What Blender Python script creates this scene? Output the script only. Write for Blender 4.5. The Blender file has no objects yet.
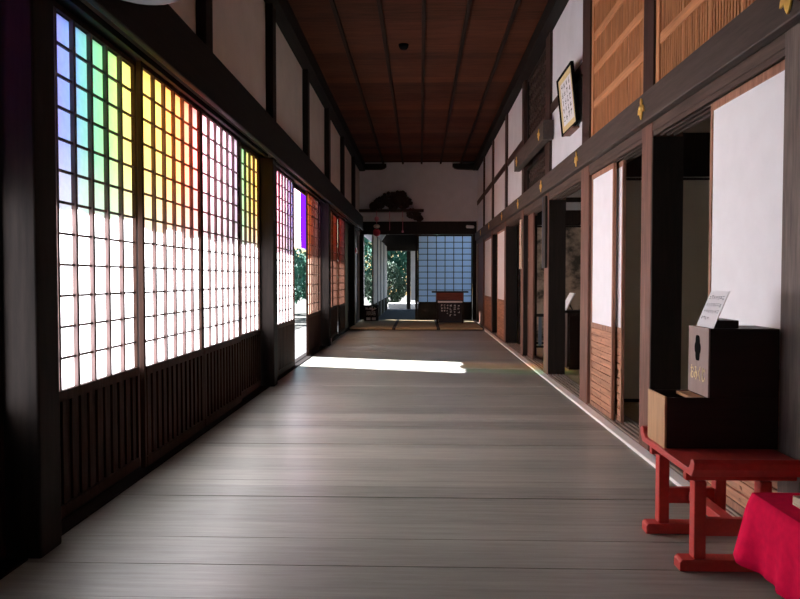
import bpy, bmesh, math, random
from mathutils import Vector, Matrix, Euler
random.seed(7)
PI = math.pi
sc = bpy.context.scene
COL = sc.collection

# ------------------------------------------------------------------ materials
def new_mat(name):
    m = bpy.data.materials.new(name); m.use_nodes = True
    nt = m.node_tree; nt.nodes.clear()
    return m, nt, nt.nodes.new('ShaderNodeOutputMaterial')

def wood(name, c, axis='Z', rough=.6, var=.45, scale=1.0, spec=.3, bump=.15):
    """aged timber: noise stretched along the grain axis"""
    m, nt, out = new_mat(name); N = nt.nodes; L = nt.links
    tc = N.new('ShaderNodeTexCoord'); mp = N.new('ShaderNodeMapping')
    s = [14*scale]*3; s['XYZ'.index(axis)] = 1.1*scale
    mp.inputs['Scale'].default_value = s
    no = N.new('ShaderNodeTexNoise'); no.inputs['Scale'].default_value = 2.2
    no.inputs['Detail'].default_value = 7; no.inputs['Roughness'].default_value = .65
    cr = N.new('ShaderNodeValToRGB')
    cr.color_ramp.elements[0].position = .3; cr.color_ramp.elements[1].position = .72
    cr.color_ramp.elements[0].color = (*[v*(1-var) for v in c], 1)
    cr.color_ramp.elements[1].color = (*[min(1, v*(1+var)) for v in c], 1)
    b = N.new('ShaderNodeBsdfPrincipled'); b.inputs['Roughness'].default_value = rough
    b.inputs['Specular IOR Level'].default_value = spec
    bp = N.new('ShaderNodeBump'); bp.inputs['Strength'].default_value = bump; bp.inputs['Distance'].default_value = .004
    L.new(tc.outputs['Object'], mp.inputs['Vector']); L.new(mp.outputs['Vector'], no.inputs['Vector'])
    L.new(no.outputs['Fac'], cr.inputs['Fac']); L.new(cr.outputs['Color'], b.inputs['Base Color'])
    L.new(no.outputs['Fac'], bp.inputs['Height']); L.new(bp.outputs['Normal'], b.inputs['Normal'])
    L.new(b.outputs['BSDF'], out.inputs['Surface'])
    return m

def plain(name, c, rough=.8, var=.06, scale=3.0, spec=.3, metal=0.0):
    m, nt, out = new_mat(name); N = nt.nodes; L = nt.links
    tc = N.new('ShaderNodeTexCoord'); no = N.new('ShaderNodeTexNoise')
    no.inputs['Scale'].default_value = scale; no.inputs['Detail'].default_value = 5
    cr = N.new('ShaderNodeValToRGB')
    cr.color_ramp.elements[0].position = .3; cr.color_ramp.elements[1].position = .7
    cr.color_ramp.elements[0].color = (*[v*(1-var) for v in c], 1)
    cr.color_ramp.elements[1].color = (*[min(1, v*(1+var)) for v in c], 1)
    b = N.new('ShaderNodeBsdfPrincipled'); b.inputs['Roughness'].default_value = rough
    b.inputs['Specular IOR Level'].default_value = spec; b.inputs['Metallic'].default_value = metal
    L.new(tc.outputs['Object'], no.inputs['Vector']); L.new(no.outputs['Fac'], cr.inputs['Fac'])
    L.new(cr.outputs['Color'], b.inputs['Base Color']); L.new(b.outputs['BSDF'], out.inputs['Surface'])
    return m

def paper(name, c, trans=.75, fibre=.04):
    """sheet that lets daylight through: translucent + diffuse"""
    m, nt, out = new_mat(name); N = nt.nodes; L = nt.links
    tc = N.new('ShaderNodeTexCoord'); no = N.new('ShaderNodeTexNoise')
    no.inputs['Scale'].default_value = 25; no.inputs['Detail'].default_value = 6
    cr = N.new('ShaderNodeValToRGB')
    cr.color_ramp.elements[0].position = .3; cr.color_ramp.elements[1].position = .7
    cr.color_ramp.elements[0].color = (*[v*(1-fibre) for v in c], 1)
    cr.color_ramp.elements[1].color = (*[min(1, v*(1+fibre)) for v in c], 1)
    t = N.new('ShaderNodeBsdfTranslucent'); d = N.new('ShaderNodeBsdfDiffuse'); mx = N.new('ShaderNodeMixShader')
    mx.inputs[0].default_value = trans
    L.new(tc.outputs['Object'], no.inputs['Vector']); L.new(no.outputs['Fac'], cr.inputs['Fac'])
    L.new(cr.outputs['Color'], t.inputs['Color']); L.new(cr.outputs['Color'], d.inputs['Color'])
    L.new(d.outputs[0], mx.inputs[1]); L.new(t.outputs[0], mx.inputs[2]); L.new(mx.outputs[0], out.inputs['Surface'])
    return m

def silk(name, tint, body, clear=.07):
    """thin dyed curtain cloth: part of the light passes straight through, dyed"""
    m, nt, out = new_mat(name); N = nt.nodes; L = nt.links
    wv = N.new('ShaderNodeTexNoise'); wv.inputs['Scale'].default_value = 2.0
    tc = N.new('ShaderNodeTexCoord')
    cr = N.new('ShaderNodeValToRGB')
    cr.color_ramp.elements[0].color = (*[v*.86 for v in tint], 1); cr.color_ramp.elements[1].color = (*[min(1, v*1.12) for v in tint], 1)
    tp = N.new('ShaderNodeBsdfTransparent')
    tl = N.new('ShaderNodeBsdfTranslucent'); tl.inputs['Color'].default_value = (*body, 1)
    mx = N.new('ShaderNodeMixShader'); mx.inputs[0].default_value = clear
    L.new(tc.outputs['Object'], wv.inputs['Vector']); L.new(wv.outputs['Fac'], cr.inputs['Fac'])
    L.new(cr.outputs['Color'], tp.inputs['Color'])
    L.new(tl.outputs[0], mx.inputs[1]); L.new(tp.outputs[0], mx.inputs[2]); L.new(mx.outputs[0], out.inputs['Surface'])
    return m

def floor_mat(name, c, pitch, r0=.30, r1=.44, spec=.55, lo=.62, hi=1.35):
    m, nt, out = new_mat(name); N = nt.nodes; L = nt.links
    tc = N.new('ShaderNodeTexCoord'); sx = N.new('ShaderNodeSeparateXYZ')
    dv = N.new('ShaderNodeMath'); dv.operation = 'DIVIDE'; dv.inputs[1].default_value = pitch
    fl = N.new('ShaderNodeMath'); fl.operation = 'FLOOR'
    wn = N.new('ShaderNodeTexWhiteNoise'); wn.noise_dimensions = '1D'
    mp = N.new('ShaderNodeMapping'); mp.inputs['Scale'].default_value = (.55, 9, 1)
    no = N.new('ShaderNodeTexNoise'); no.inputs['Scale'].default_value = 3.0; no.inputs['Detail'].default_value = 9
    no.inputs['Roughness'].default_value = .7
    n2 = N.new('ShaderNodeTexNoise'); n2.inputs['Scale'].default_value = .7; n2.inputs['Detail'].default_value = 3
    L.new(tc.outputs['Object'], sx.inputs[0]); L.new(sx.outputs['Y'], dv.inputs[0]); L.new(dv.outputs[0], fl.inputs[0])
    L.new(fl.outputs[0], wn.inputs['W']); L.new(tc.outputs['Object'], mp.inputs[0]); L.new(mp.outputs[0], no.inputs['Vector'])
    L.new(tc.outputs['Object'], n2.inputs['Vector'])
    a = N.new('ShaderNodeMath'); a.operation = 'MULTIPLY_ADD'; a.inputs[1].default_value = .34; a.inputs[2].default_value = 0
    L.new(wn.outputs['Value'], a.inputs[0])
    a2 = N.new('ShaderNodeMath'); a2.operation = 'ADD'; L.new(a.outputs[0], a2.inputs[0]); L.new(no.outputs['Fac'], a2.inputs[1])
    cr = N.new('ShaderNodeValToRGB'); cr.color_ramp.elements[0].position = .35; cr.color_ramp.elements[1].position = .95
    cr.color_ramp.elements[0].color = (*[v*lo for v in c], 1); cr.color_ramp.elements[1].color = (*[v*hi for v in c], 1)
    L.new(a2.outputs[0], cr.inputs['Fac'])
    b = N.new('ShaderNodeBsdfPrincipled'); b.inputs['Specular IOR Level'].default_value = spec
    rr = N.new('ShaderNodeMapRange'); rr.inputs['From Min'].default_value = .3; rr.inputs['From Max'].default_value = .7
    rr.inputs['To Min'].default_value = r0; rr.inputs['To Max'].default_value = r1
    L.new(n2.outputs['Fac'], rr.inputs['Value']); L.new(rr.outputs[0], b.inputs['Roughness'])
    bp = N.new('ShaderNodeBump'); bp.inputs['Strength'].default_value = .25; bp.inputs['Distance'].default_value = .004
    L.new(no.outputs['Fac'], bp.inputs['Height']); L.new(bp.outputs[0], b.inputs['Normal'])
    L.new(cr.outputs[0], b.inputs['Base Color']); L.new(b.outputs[0], out.inputs['Surface'])
    return m

def ink_painting(name):
    """old painted sliding screen: tan paper with dark brushed trees and hills"""
    m, nt, out = new_mat(name); N = nt.nodes; L = nt.links
    tc = N.new('ShaderNodeTexCoord'); mp = N.new('ShaderNodeMapping'); mp.inputs['Scale'].default_value = (1.2, 1, 1.6)
    n = N.new('ShaderNodeTexNoise'); n.inputs['Scale'].default_value = 1.6; n.inputs['Detail'].default_value = 8; n.inputs['Roughness'].default_value = .62
    cr = N.new('ShaderNodeValToRGB')
    e = cr.color_ramp.elements
    e[0].position = .40; e[0].color = (.05, .04, .03, 1); e[1].position = .56; e[1].color = (.42, .32, .24, 1)
    b = N.new('ShaderNodeBsdfPrincipled'); b.inputs['Roughness'].default_value = .8
    L.new(tc.outputs['Object'], mp.inputs[0]); L.new(mp.outputs[0], n.inputs['Vector']); L.new(n.outputs['Fac'], cr.inputs[0])
    L.new(cr.outputs[0], b.inputs['Base Color']); L.new(b.outputs[0], out.inputs['Surface'])
    return m

M = {}
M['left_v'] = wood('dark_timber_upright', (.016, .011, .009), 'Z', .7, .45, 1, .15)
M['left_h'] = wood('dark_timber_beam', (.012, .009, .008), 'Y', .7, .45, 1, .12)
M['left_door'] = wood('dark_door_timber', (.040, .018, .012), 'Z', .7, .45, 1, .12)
M['lattice'] = wood('shoji_lattice_timber', (.125, .075, .068), 'Z', .6)
M['pillar_r'] = wood('red_brown_timber_upright', (.17, .080, .058), 'Z', .6)
M['beam_r'] = wood('grey_brown_timber_beam', (.068, .050, .042), 'Y', .55)
M['kamoi_r'] = wood('brown_timber_lintel', (.085, .055, .044), 'Y', .55)
M['frame_r'] = wood('warm_door_frame_timber', (.34, .165, .105), 'Z', .55)
M['slat_r'] = wood('warm_slat_timber', (.46, .225, .135), 'Y', .6)
M['ranma'] = wood('honey_transom_timber', (.52, .235, .105), 'Z', .6, .35)
M['ranma_h'] = wood('honey_transom_rail', (.54, .245, .110), 'Y', .6, .3)
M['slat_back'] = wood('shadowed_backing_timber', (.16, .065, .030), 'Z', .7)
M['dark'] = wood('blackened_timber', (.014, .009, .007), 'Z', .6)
M['carve'] = wood('carved_dark_timber', (.040, .021, .015), 'X', .55)
M['ceil'] = floor_mat('red_brown_ceiling_board', (.052, .0165, .0085), .345, .6, .75, .1, .35, 2.1)
M['batten'] = wood('ceiling_batten_timber', (.020, .011, .008), 'Y', .7, .4, 1, .1)
M['kerb'] = wood('worn_pale_sill', (.93, .87, .83), 'Y', .55, .05)
M['sill'] = wood('grooved_sill_timber', (.26, .20, .165), 'Y', .5)
M['plaster'] = plain('white_plaster', (.68, .68, .72), .9, .05)
M['plaster_l'] = plain('cream_plaster', (.60, .53, .48), .9, .06)
M['wpaper'] = plain('white_door_paper', (.87, .86, .89), .85, .025, 6)
M['fusuma'] = plain('olive_grey_screen_paper', (.72, .70, .60), .85, .05)
M['shoji'] = paper('shoji_paper', (.87, .86, .88))
M['shoji_tan'] = paper('aged_shoji_paper', (.60, .41, .30), .55, .12)  # tan, more mottled and less translucent than the white paper
M['shoji_far'] = paper('far_shoji_paper', (.52, .69, 1.0))  # blue of the skylight is put into the paper colour
M['floor'] = floor_mat('worn_grey_floorboards', (.298, .290, .252), .345)
M['red'] = wood('red_lacquer', (.56, .055, .045), 'Y', .38, .12, 1, .4, .05)
M['redcloth'] = plain('crimson_cloth', (.92, .006, .075), .9, .07, 30, .1)
M['box'] = wood('dark_brown_lacquered_box', (.022, .009, .008), 'X', .5, .3)
M['boxface'] = wood('brown_box_front', (.30, .205, .180), 'Z', .5, .15)
M['boxtan'] = wood('tan_box_front', (.52, .29, .145), 'Z', .55, .2)
M['black'] = plain('black_matte', (.004, .004, .004), .9, spec=.05)
M['gold'] = plain('gilt_metal', (.95, .62, .16), .42, .12, 20, .5, .55)
M['goldink'] = plain('gold_lettering', (.80, .62, .30), .5, .1, 30)
M['card'] = plain('white_card', (.80, .79, .82), .6, .02)
M['greyink'] = plain('grey_ink', (.20, .20, .24), .7)
M['ink'] = plain('black_ink', (.03, .03, .03), .7)
M['goldmat'] = plain('gold_brocade', (.70, .56, .28), .7, .15, 40)
M['whiteink'] = plain('white_lettering', (.93, .93, .95), .7)
M['signblack'] = plain('black_sign_board', (.018, .018, .024), .5)
M['tatami'] = plain('straw_tatami', (.45, .37, .22), .8, .12, 40)
M['heri'] = plain('dark_tatami_border', (.03, .03, .03), .8)
M['pale'] = wood('pale_bare_wood', (.72, .60, .44), 'Y', .6, .1)
M['palepole'] = plain('pale_bamboo', (.66, .62, .56), .5)
M['white'] = plain('white_metal', (.78, .78, .78), .4)
M['pink'] = plain('pink_thread_ball', (.62, .20, .27), .8)
M['offwhite'] = plain('white_thread_ball', (.72, .62, .60), .8)
M['redball'] = plain('red_thread_ball', (.42, .03, .06), .8)
M['redlamp'] = plain('red_plastic', (.35, .02, .02), .4)
M['shade'] = plain('purple_grey_enamel', (.05, .045, .06), .4)
M['gravel'] = plain('pale_gravel', (.085, .085, .075), .95, .3, 30)
M['deck'] = wood('bleached_veranda_boards', (.10, .098, .098), 'Y', .8, .12)
M['leaf_a'] = plain('blue_green_leaves', (.035, .125, .085), .55, .4, 4)
M['leaf_b'] = plain('yellow_green_leaves', (.045, .080, .050), .55, .5, 4)
M['bark'] = wood('brown_bark', (.10, .07, .05), 'Z', .9)
M['roof'] = plain('grey_roof_tiles', (.10, .10, .11), .7, .2, 10)
M['painting'] = ink_painting('ink_landscape_paper')
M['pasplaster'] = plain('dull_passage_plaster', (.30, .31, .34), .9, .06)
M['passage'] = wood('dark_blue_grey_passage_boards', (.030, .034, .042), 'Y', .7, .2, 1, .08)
M['signwood'] = wood('pale_sign_timber', (.62, .44, .32), 'Z', .6, .2)
M['signdark'] = wood('dark_sign_timber', (.012, .011, .011), 'Z', .5, .3)
M['bluegrey'] = plain('blue_grey_paint', (.13, .16, .20), .6)

# ------------------------------------------------------------------ mesh building
class MB:
    """collects shapes (world metres) for ONE mesh object; several materials allowed"""
    def __init__(s): s.bm = bmesh.new(); s.mi = 0
    def _face(s, vs):
        try:
            f = s.bm.faces.new(vs); f.material_index = s.mi; return f
        except ValueError: return None
    def quad(s, *ps):
        return s._face([s.bm.verts.new(p) for p in ps])
    def box(s, x0, x1, y0, y1, z0, z1):
        v = [s.bm.verts.new((x, y, z)) for x in (x0, x1) for y in (y0, y1) for z in (z0, z1)]
        for a, b, c, d in ((0,1,3,2), (4,6,7,5), (0,4,5,1), (2,3,7,6), (0,2,6,4), (1,5,7,3)):
            s._face([v[a], v[b], v[c], v[d]])
        return s
    def prism(s, pts, axis, a, b):
        """closed outline (2-D, in the two other axes in XYZ order) extruded along axis from a to b"""
        def P3(p, t):
            l = list(p); l.insert('XYZ'.index(axis), t); return l
        A = [s.bm.verts.new(P3(p, a)) for p in pts]; B = [s.bm.verts.new(P3(p, b)) for p in pts]
        n = len(pts); s._face(A[::-1]); s._face(B)
        for i in range(n): s._face([A[i], A[(i+1) % n], B[(i+1) % n], B[i]])
        return s
    def tube(s, p, q, r0, r1=None, n=12):
        r1 = r0 if r1 is None else r1
        p, q = Vector(p), Vector(q); d = (q-p).normalized()
        u = d.orthogonal().normalized(); w = d.cross(u)
        A = [s.bm.verts.new(p + (u*math.cos(2*PI*i/n) + w*math.sin(2*PI*i/n))*r0) for i in range(n)]
        B = [s.bm.verts.new(q + (u*math.cos(2*PI*i/n) + w*math.sin(2*PI*i/n))*r1) for i in range(n)]
        s._face(A[::-1]); s._face(B)
        for i in range(n): s._face([A[i], A[(i+1) % n], B[(i+1) % n], B[i]])
        return s
    def lathe(s, c, prof, n=24):
        """profile [(r, z)] turned about a vertical axis through c"""
        rings = []
        for r, z in prof:
            rings.append([s.bm.verts.new((c[0]+max(r, 1e-4)*math.cos(2*PI*i/n), c[1]+max(r, 1e-4)*math.sin(2*PI*i/n), c[2]+z)) for i in range(n)])
        for A, B in zip(rings, rings[1:]):
            for i in range(n): s._face([A[i], A[(i+1) % n], B[(i+1) % n], B[i]])
        return s
    def ball(s, c, r, sub=2, rough=0.0):
        g = bmesh.ops.create_icosphere(s.bm, subdivisions=sub, radius=1)
        rr = r if isinstance(r, (tuple, list)) else (r, r, r)
        for v in g['verts']:
            k = 1 + random.uniform(-rough, rough)
            v.co = Vector((v.co.x*rr[0]*k + c[0], v.co.y*rr[1]*k + c[1], v.co.z*rr[2]*k + c[2]))
        for f in {f for v in g['verts'] for f in v.link_faces}: f.material_index = s.mi
        return s
    def build(s, name, mat, parent=None, bevel=0, smooth=False, xform=None):
        me = bpy.data.meshes.new(name)
        if xform is not None: s.bm.transform(xform)
        if parent is not None:
            o0 = ORG.get(parent.name, Vector())
            bmesh.ops.translate(s.bm, verts=s.bm.verts, vec=-o0)
        bmesh.ops.recalc_face_normals(s.bm, faces=s.bm.faces)
        if smooth:
            for f in s.bm.faces: f.smooth = True
        s.bm.to_mesh(me); s.bm.free()
        for m in (mat if isinstance(mat, (list, tuple)) else [mat]): me.materials.append(m)
        o = bpy.data.objects.new(name, me); COL.objects.link(o)
        if parent is not None:
            o.parent = parent; ORG[o.name] = ORG.get(parent.name, Vector())
        if bevel:
            b = o.modifiers.new('bevel', 'BEVEL'); b.width = bevel; b.segments = 2; b.limit_method = 'ANGLE'
        return o
ORG = {}

def thing(name, label, cat, loc=(0, 0, 0), group=None):
    o = bpy.data.objects.new(name, None); COL.objects.link(o)
    o.empty_display_size = .1; o.location = loc; ORG[o.name] = Vector(loc)
    o['label'] = label; o['category'] = cat
    if group: o['group'] = group
    return o
def tag(o, label, cat, group=None, kind=None):
    """a thing that is one mesh: origin moved to its base"""
    me = o.data; xs = [v.co for v in me.vertices]
    c = Vector(((min(v.x for v in xs)+max(v.x for v in xs))/2, (min(v.y for v in xs)+max(v.y for v in xs))/2, min(v.z for v in xs)))
    me.transform(Matrix.Translation(-c)); o.location = c; ORG[o.name] = c
    o['label'] = label; o['category'] = cat
    if group: o['group'] = group
    if kind: o['kind'] = kind
    return o
def struct(name, mb, mat, label=None, cat=None, bevel=0):
    o = mb.build(name, mat, None, bevel); o['kind'] = 'structure'
    o['label'] = label or name.replace('_', ' '); o['category'] = cat or name.split('_')[0]
    return o
TR = [0]
def trim(mb, mat, label, cat='beam', bevel=.004):
    TR[0] += 1
    return struct('trim_%d' % TR[0], mb, mat, label, cat, bevel)
def copy_tree(o, loc, label, group=None):
    c = o.copy(); COL.objects.link(c); c.location = loc; c['label'] = label
    if group: c['group'] = group
    for ch in o.children:
        k = ch.copy(); COL.objects.link(k); k.parent = c
        for g in ch.children:
            h = g.copy(); COL.objects.link(h); h.parent = k
    return c

def text_mesh(body, size, M4, name, mat, parent, extrude=.0008):
    cu = bpy.data.curves.new(name, 'FONT'); cu.body = body; cu.size = size; cu.extrude = extrude
    cu.align_x = 'CENTER'; cu.align_y = 'CENTER'
    t = bpy.data.objects.new(name, cu); COL.objects.link(t)
    dg = bpy.context.evaluated_depsgraph_get()
    me = bpy.data.meshes.new_from_object(t.evaluated_get(dg))
    bpy.data.objects.remove(t); bpy.data.curves.remove(cu)
    me.name = name; me.transform(M4); me.transform(Matrix.Translation(-ORG.get(parent.name, Vector())))
    me.materials.clear(); me.materials.append(mat)
    o = bpy.data.objects.new(name, me); COL.objects.link(o); o.parent = parent; ORG[o.name] = ORG.get(parent.name, Vector())
    return o
def frame4(o, u, v):
    """matrix whose local x is u, local y is v, origin o"""
    u = Vector(u).normalized(); v = Vector(v).normalized(); w = u.cross(v)
    m = Matrix((u, v, w)).transposed().to_4x4(); m.translation = Vector(o); return m
def brush_glyph(mb, o, u, v, s, th, rnd):
    """one small brushed character of s metres made of short strokes (local plane u,v)"""
    u = Vector(u); v = Vector(v); n = u.cross(v).normalized()*th; o = Vector(o)
    for _ in range(rnd.randint(3, 5)):
        k = rnd.random()
        if k < .5: a = (rnd.uniform(-.45, -.2), rnd.uniform(-.4, .4)); b = (rnd.uniform(.2, .45), a[1]+rnd.uniform(-.06, .1))
        else: a = (rnd.uniform(-.3, .3), rnd.uniform(.2, .45)); b = (a[0]+rnd.uniform(-.15, .15), rnd.uniform(-.45, -.2))
        A = o + u*a[0]*s + v*a[1]*s; B = o + u*b[0]*s + v*b[1]*s
        d = (B-A).normalized(); w = d.cross(n.normalized())*s*.06
        mb.quad(A-w+n, A+w+n, B+w+n, B-w+n)

# ------------------------------------------------------------------ FLOOR, CEILING
fb = MB(); P_ = .345; y = -2.99-.345; k = 0
rf = random.Random(3)
while y < 18.15:
    h = rf.uniform(-.0015, .0015); y1 = min(y+P_, 18.2)
    g0, g1 = .0018, .0018
    fb.box(-2.16, 1.742, y+g0, y1-g1, -.05, h)
    y += P_
fb.box(-2.16, 1.742, -3.2, 22.0, -.09, -.02)
struct('floor', fb, M['floor'], 'worn grey-brown wooden floorboards laid across the corridor', 'floor', .0015)

cb = MB(); y = -3.0; k = 0
while y < 22:
    cb.prism([(y, 5.215), (y+.36, 5.200), (y+.36, 5.216), (y, 5.231)], 'X', -2.0, 1.9)
    y += .345
cb.box(-2.2, 2.0, -3.2, 22.2, 5.25, 5.30)
ceil = struct('ceiling', cb, M['ceil'], 'reddish-brown overlapping ceiling boards', 'ceiling')
for i, x in enumerate((-1.83, -1.20, -.56, .05, .67, 1.33)):
    trim(MB().box(x-.028, x+.028, -3.2, 22.05, 5.145, 5.198), M['batten'], 'ceiling batten running the length of the corridor, number %d from the left wall' % (i+1), 'batten')
for i in range(2):
    x0, x1, s = ((-2.05, -1.80, 'left'), (1.72, 1.95, 'right'))[i]
    trim(MB().box(x0, x1, -3.2, 22.05, 4.93, 5.14), M['left_h'], 'dark cornice beam where the ceiling meets the %s wall' % s)

# ------------------------------------------------------------------ LEFT WALL
wl = MB()
wl.box(-2.12, -1.985, -3.2, 22.1, 3.0, 4.95)
struct('wall_left', wl, M['plaster_l'], 'cream plaster band above the shoji screens on the left wall', 'wall')
trim(MB().box(-1.884, -1.83, -3.2, 21.6, 2.965, 3.405), M['left_h'], 'broad dark beam over the shoji screens on the left', bevel=.012)
trim(MB().box(-1.983, -1.886, -3.2, 21.9, 3.30, 3.42), M['left_h'], 'dark ledge behind the broad left beam')
LP = [(-2.4, -2.2), (3.25, 3.45), (8.62, 8.82), (13.90, 14.18), (19.35, 19.62)]
lbl = [None, 'rough dark wooden pillar nearest on the left, in front of the first shoji screen',
       'dark wooden pillar on the left between the green and yellow screen and the pink screen',
       'dark wooden pillar on the left just past the open doorway',
       'dark wooden pillar at the far left end past the last orange screen']
for (a, b), l in zip(LP, lbl):
    if l is None: continue
    t = thing('wooden_pillar', l, 'pillar', (-1.98, (a+b)/2, 0))
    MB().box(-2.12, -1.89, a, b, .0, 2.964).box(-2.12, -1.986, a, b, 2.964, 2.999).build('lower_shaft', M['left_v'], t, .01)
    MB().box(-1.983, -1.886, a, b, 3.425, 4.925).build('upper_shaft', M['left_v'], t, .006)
for yc, l in ((6.03, 'first dark stud above the left beam, over the red and white screens'), (11.42, 'second dark stud above the left beam, over the open doorway'),
              (16.75, 'third dark stud above the left beam, over the far orange screens')):
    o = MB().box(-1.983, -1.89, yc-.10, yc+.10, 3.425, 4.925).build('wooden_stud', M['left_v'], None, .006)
    tag(o, l, 'stud')
# lintels and thresholds bay by bay
lb = [(-2.1, 3.24), (3.46, 8.61), (8.83, 13.89), (14.19, 19.34), (19.63, 22.0)]
for i, (a, b) in enumerate(lb):
    trim(MB().box(-2.12, -1.955, a, b, 2.992, 3.0).box(-2.12, -2.09, a, b, 2.93, 2.992).box(-1.985, -1.955, a, b, 2.955, 2.992), M['left_h'], 'grooved lintel of bay %d of the left wall' % (i+1), 'lintel', 0)
    tb = MB().box(-2.16, -1.95, a, b, .0005, .012).box(-2.063, -2.055, a, b, .012, .02)
    trim(tb, M['left_h'], 'grooved wooden threshold of bay %d of the left wall' % (i+1), 'threshold', 0)

# shoji leaf (local coordinates, +X looks into the corridor)
W, HL = 1.33, 2.962
Z0, Z1 = .742, 2.925
def shoji_leaf(pm, lbl_, loc, group=None):
    t = thing('shoji_screen', lbl_, 'sliding screen', loc, group)
    X = Vector(loc)
    T_ = Matrix.Translation(X)
    f = MB(); w2 = W/2
    f.box(-.018, .018, -w2, -w2+.036, 0, HL); f.box(-.018, .018, w2-.036, w2, 0, HL)
    f.box(-.017, .017, -w2+.036, w2-.036, Z1, HL); f.box(-.022, .022, -w2+.036, w2-.036, Z0-.062, Z0)
    f.box(-.022, .022, -w2+.036, w2-.036, 0, .075)
    f.build('frame', M['left_door'], t, .002, xform=T_)
    p = MB(); p.quad((-.010, -w2+.036, Z0), (-.010, w2-.036, Z0), (-.010, w2-.036, Z1), (-.010, -w2+.036, Z1))
    p.build('paper', pm, t, xform=T_)
    l = MB(); cols, rows = 6, 12
    for i in range(1, cols):
        yy = -w2+.036 + (W-.072)*i/cols
        l.box(-.0095, .0175, yy-.013, yy+.013, Z0, Z1)
    for j in range(1, rows):
        zz = Z0 + (Z1-Z0)*j/rows
        l.box(-.0095, .006, -w2+.036, w2-.036, zz-.0075, zz+.0075)
    l.build('lattice', M['lattice'], t, xform=T_)
    q = MB(); q.box(-.012, -.004, -w2+.036, w2-.036, .075, Z0-.062)
    n = 12
    for i in range(n):
        yy = -w2+.036 + (W-.072)*(i+.5)/n
        q.box(-.004, .012, yy-.027, yy+.027, .075, Z0-.062)
    q.build('wainscot', M['left_door'], t, .002, xform=T_)
    return t
zb = .0135
IN, OUT = -2.032, -2.083
L1 = shoji_leaf(M['shoji'], 'shoji screen nearest the camera with purple, blue and green light, behind the first left pillar', (OUT, 4.20, zb))
def leaf(x, yc, lab): return copy_tree(L1, (x, yc, zb), lab)
leaf(IN, 5.49, 'second shoji screen on the left glowing yellow, orange and red at the top')
leaf(IN, 6.825, 'third shoji screen on the left glowing pinkish white and lilac at the top')
leaf(OUT, 7.945, 'fourth shoji screen on the left glowing green and yellow at the top')
leaf(IN, 10.055, 'shoji screen with pink top on the near side of the open doorway')
leaf(OUT, 2.583, 'shoji screen glimpsed at the left edge of the picture, before the nearest pillar')
T1 = shoji_leaf(M['shoji_tan'], 'orange and red shoji screen on the far side of the open doorway', (IN, 12.665, zb))
def leaft(x, yc, lab): return copy_tree(T1, (x, yc, zb), lab)
leaf(OUT, 13.22, 'pale pinkish shoji screen edge standing right before the third left pillar')
leaft(IN, 14.86, 'first orange-tan shoji screen past the third left pillar')
leaft(OUT, 16.10, 'middle orange-tan shoji screen past the third left pillar')
leaft(IN, 17.34, 'last orange-tan shoji screen, farthest along the left wall')
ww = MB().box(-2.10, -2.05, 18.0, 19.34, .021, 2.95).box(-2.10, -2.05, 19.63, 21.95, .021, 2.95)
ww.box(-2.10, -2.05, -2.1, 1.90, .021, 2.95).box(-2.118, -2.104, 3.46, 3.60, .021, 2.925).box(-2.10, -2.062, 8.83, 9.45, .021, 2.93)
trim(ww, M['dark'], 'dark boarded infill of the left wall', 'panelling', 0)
trim(MB().box(-2.15, -2.125, -2.1, 3.06, .0, 2.98), M['dark'], 'storm shutter boards outside the first bay on the left', 'shutter', 0)  # unseen boards added to keep sun off the nearest bay
struct('wall_back', MB().box(-2.2, 2.2, -3.3, -3.2, -.1, 5.3), M['dark'], 'dark boarded wall behind the camera', 'wall')

# five-colour curtain outside
cols = [('red', 1.2, 3.0), ('purple', 3.0, 3.97), ('blue', 3.97, 4.17), ('green', 4.17, 4.72), ('yellow', 4.72, 5.46), ('orange', 5.42, 5.80), ('red', 5.80, 6.30), ('white', 6.30, 7.22), ('lilac', 7.22, 7.56),
        ('green', 7.56, 8.12), ('gold', 8.12, 8.85), ('pinkred', 8.85, 9.75), ('white', 9.75, 10.3), ('purple2', 10.3, 10.9), ('green', 10.9, 11.4), ('gold', 11.4, 11.9), ('orange', 11.9, 12.6), ('red', 12.6, 12.95),
        ('white', 12.95, 13.62), ('purple2', 13.62, 14.75), ('gold', 14.75, 15.4), ('orange', 15.4, 16.2), ('red', 16.2, 17.3), ('lilac', 17.3, 18.4), ('white', 18.4, 19.2)]
SM = {'purple': silk('violet_silk', (.05, .045, .17), (.024, .022, .125)), 'green': silk('green_silk', (.006, .22, .05), (.002, .125, .026)),
      'blue': silk('blue_silk', (.03, .08, .20), (.012, .040, .13)), 'yellow': silk('yellow_silk', (.50, .34, .06), (.30, .195, .028)), 'gold': silk('golden_silk', (.36, .21, .01), (.20, .11, .006)),
      'orange': silk('orange_silk', (.75, .20, .02), (.58, .14, .012)), 'red': silk('red_silk', (.70, .05, .04), (.55, .04, .03)),
      'pinkred': silk('rose_silk', (.62, .10, .15), (.46, .075, .12)), 'white': silk('white_silk', (.76, .52, .62), (.62, .42, .50)),
      'lilac': silk('lilac_silk', (.28, .18, .32), (.20, .125, .23)), 'purple2': silk('purple_silk', (.06, .01, .22), (.022, .0015, .13))}
keys = list(SM)
c = MB(); ny = 440; zs = [2.03, 2.35, 2.7, 3.05, 3.36]
def cx(y, z): return -2.42 + .022*math.sin(y*9.0+z*.6) + .012*math.sin(y*23+1)*(3.4-z)
grid = []
ys = sorted(set([1.2 + 18.0*i/ny for i in range(ny+1)] + [b for _, a, b in cols]))
for yv in ys: grid.append([c.bm.verts.new((cx(yv, z), yv, z + (.012*math.sin(yv*7) if z == 2.03 else 0))) for z in zs])
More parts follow.
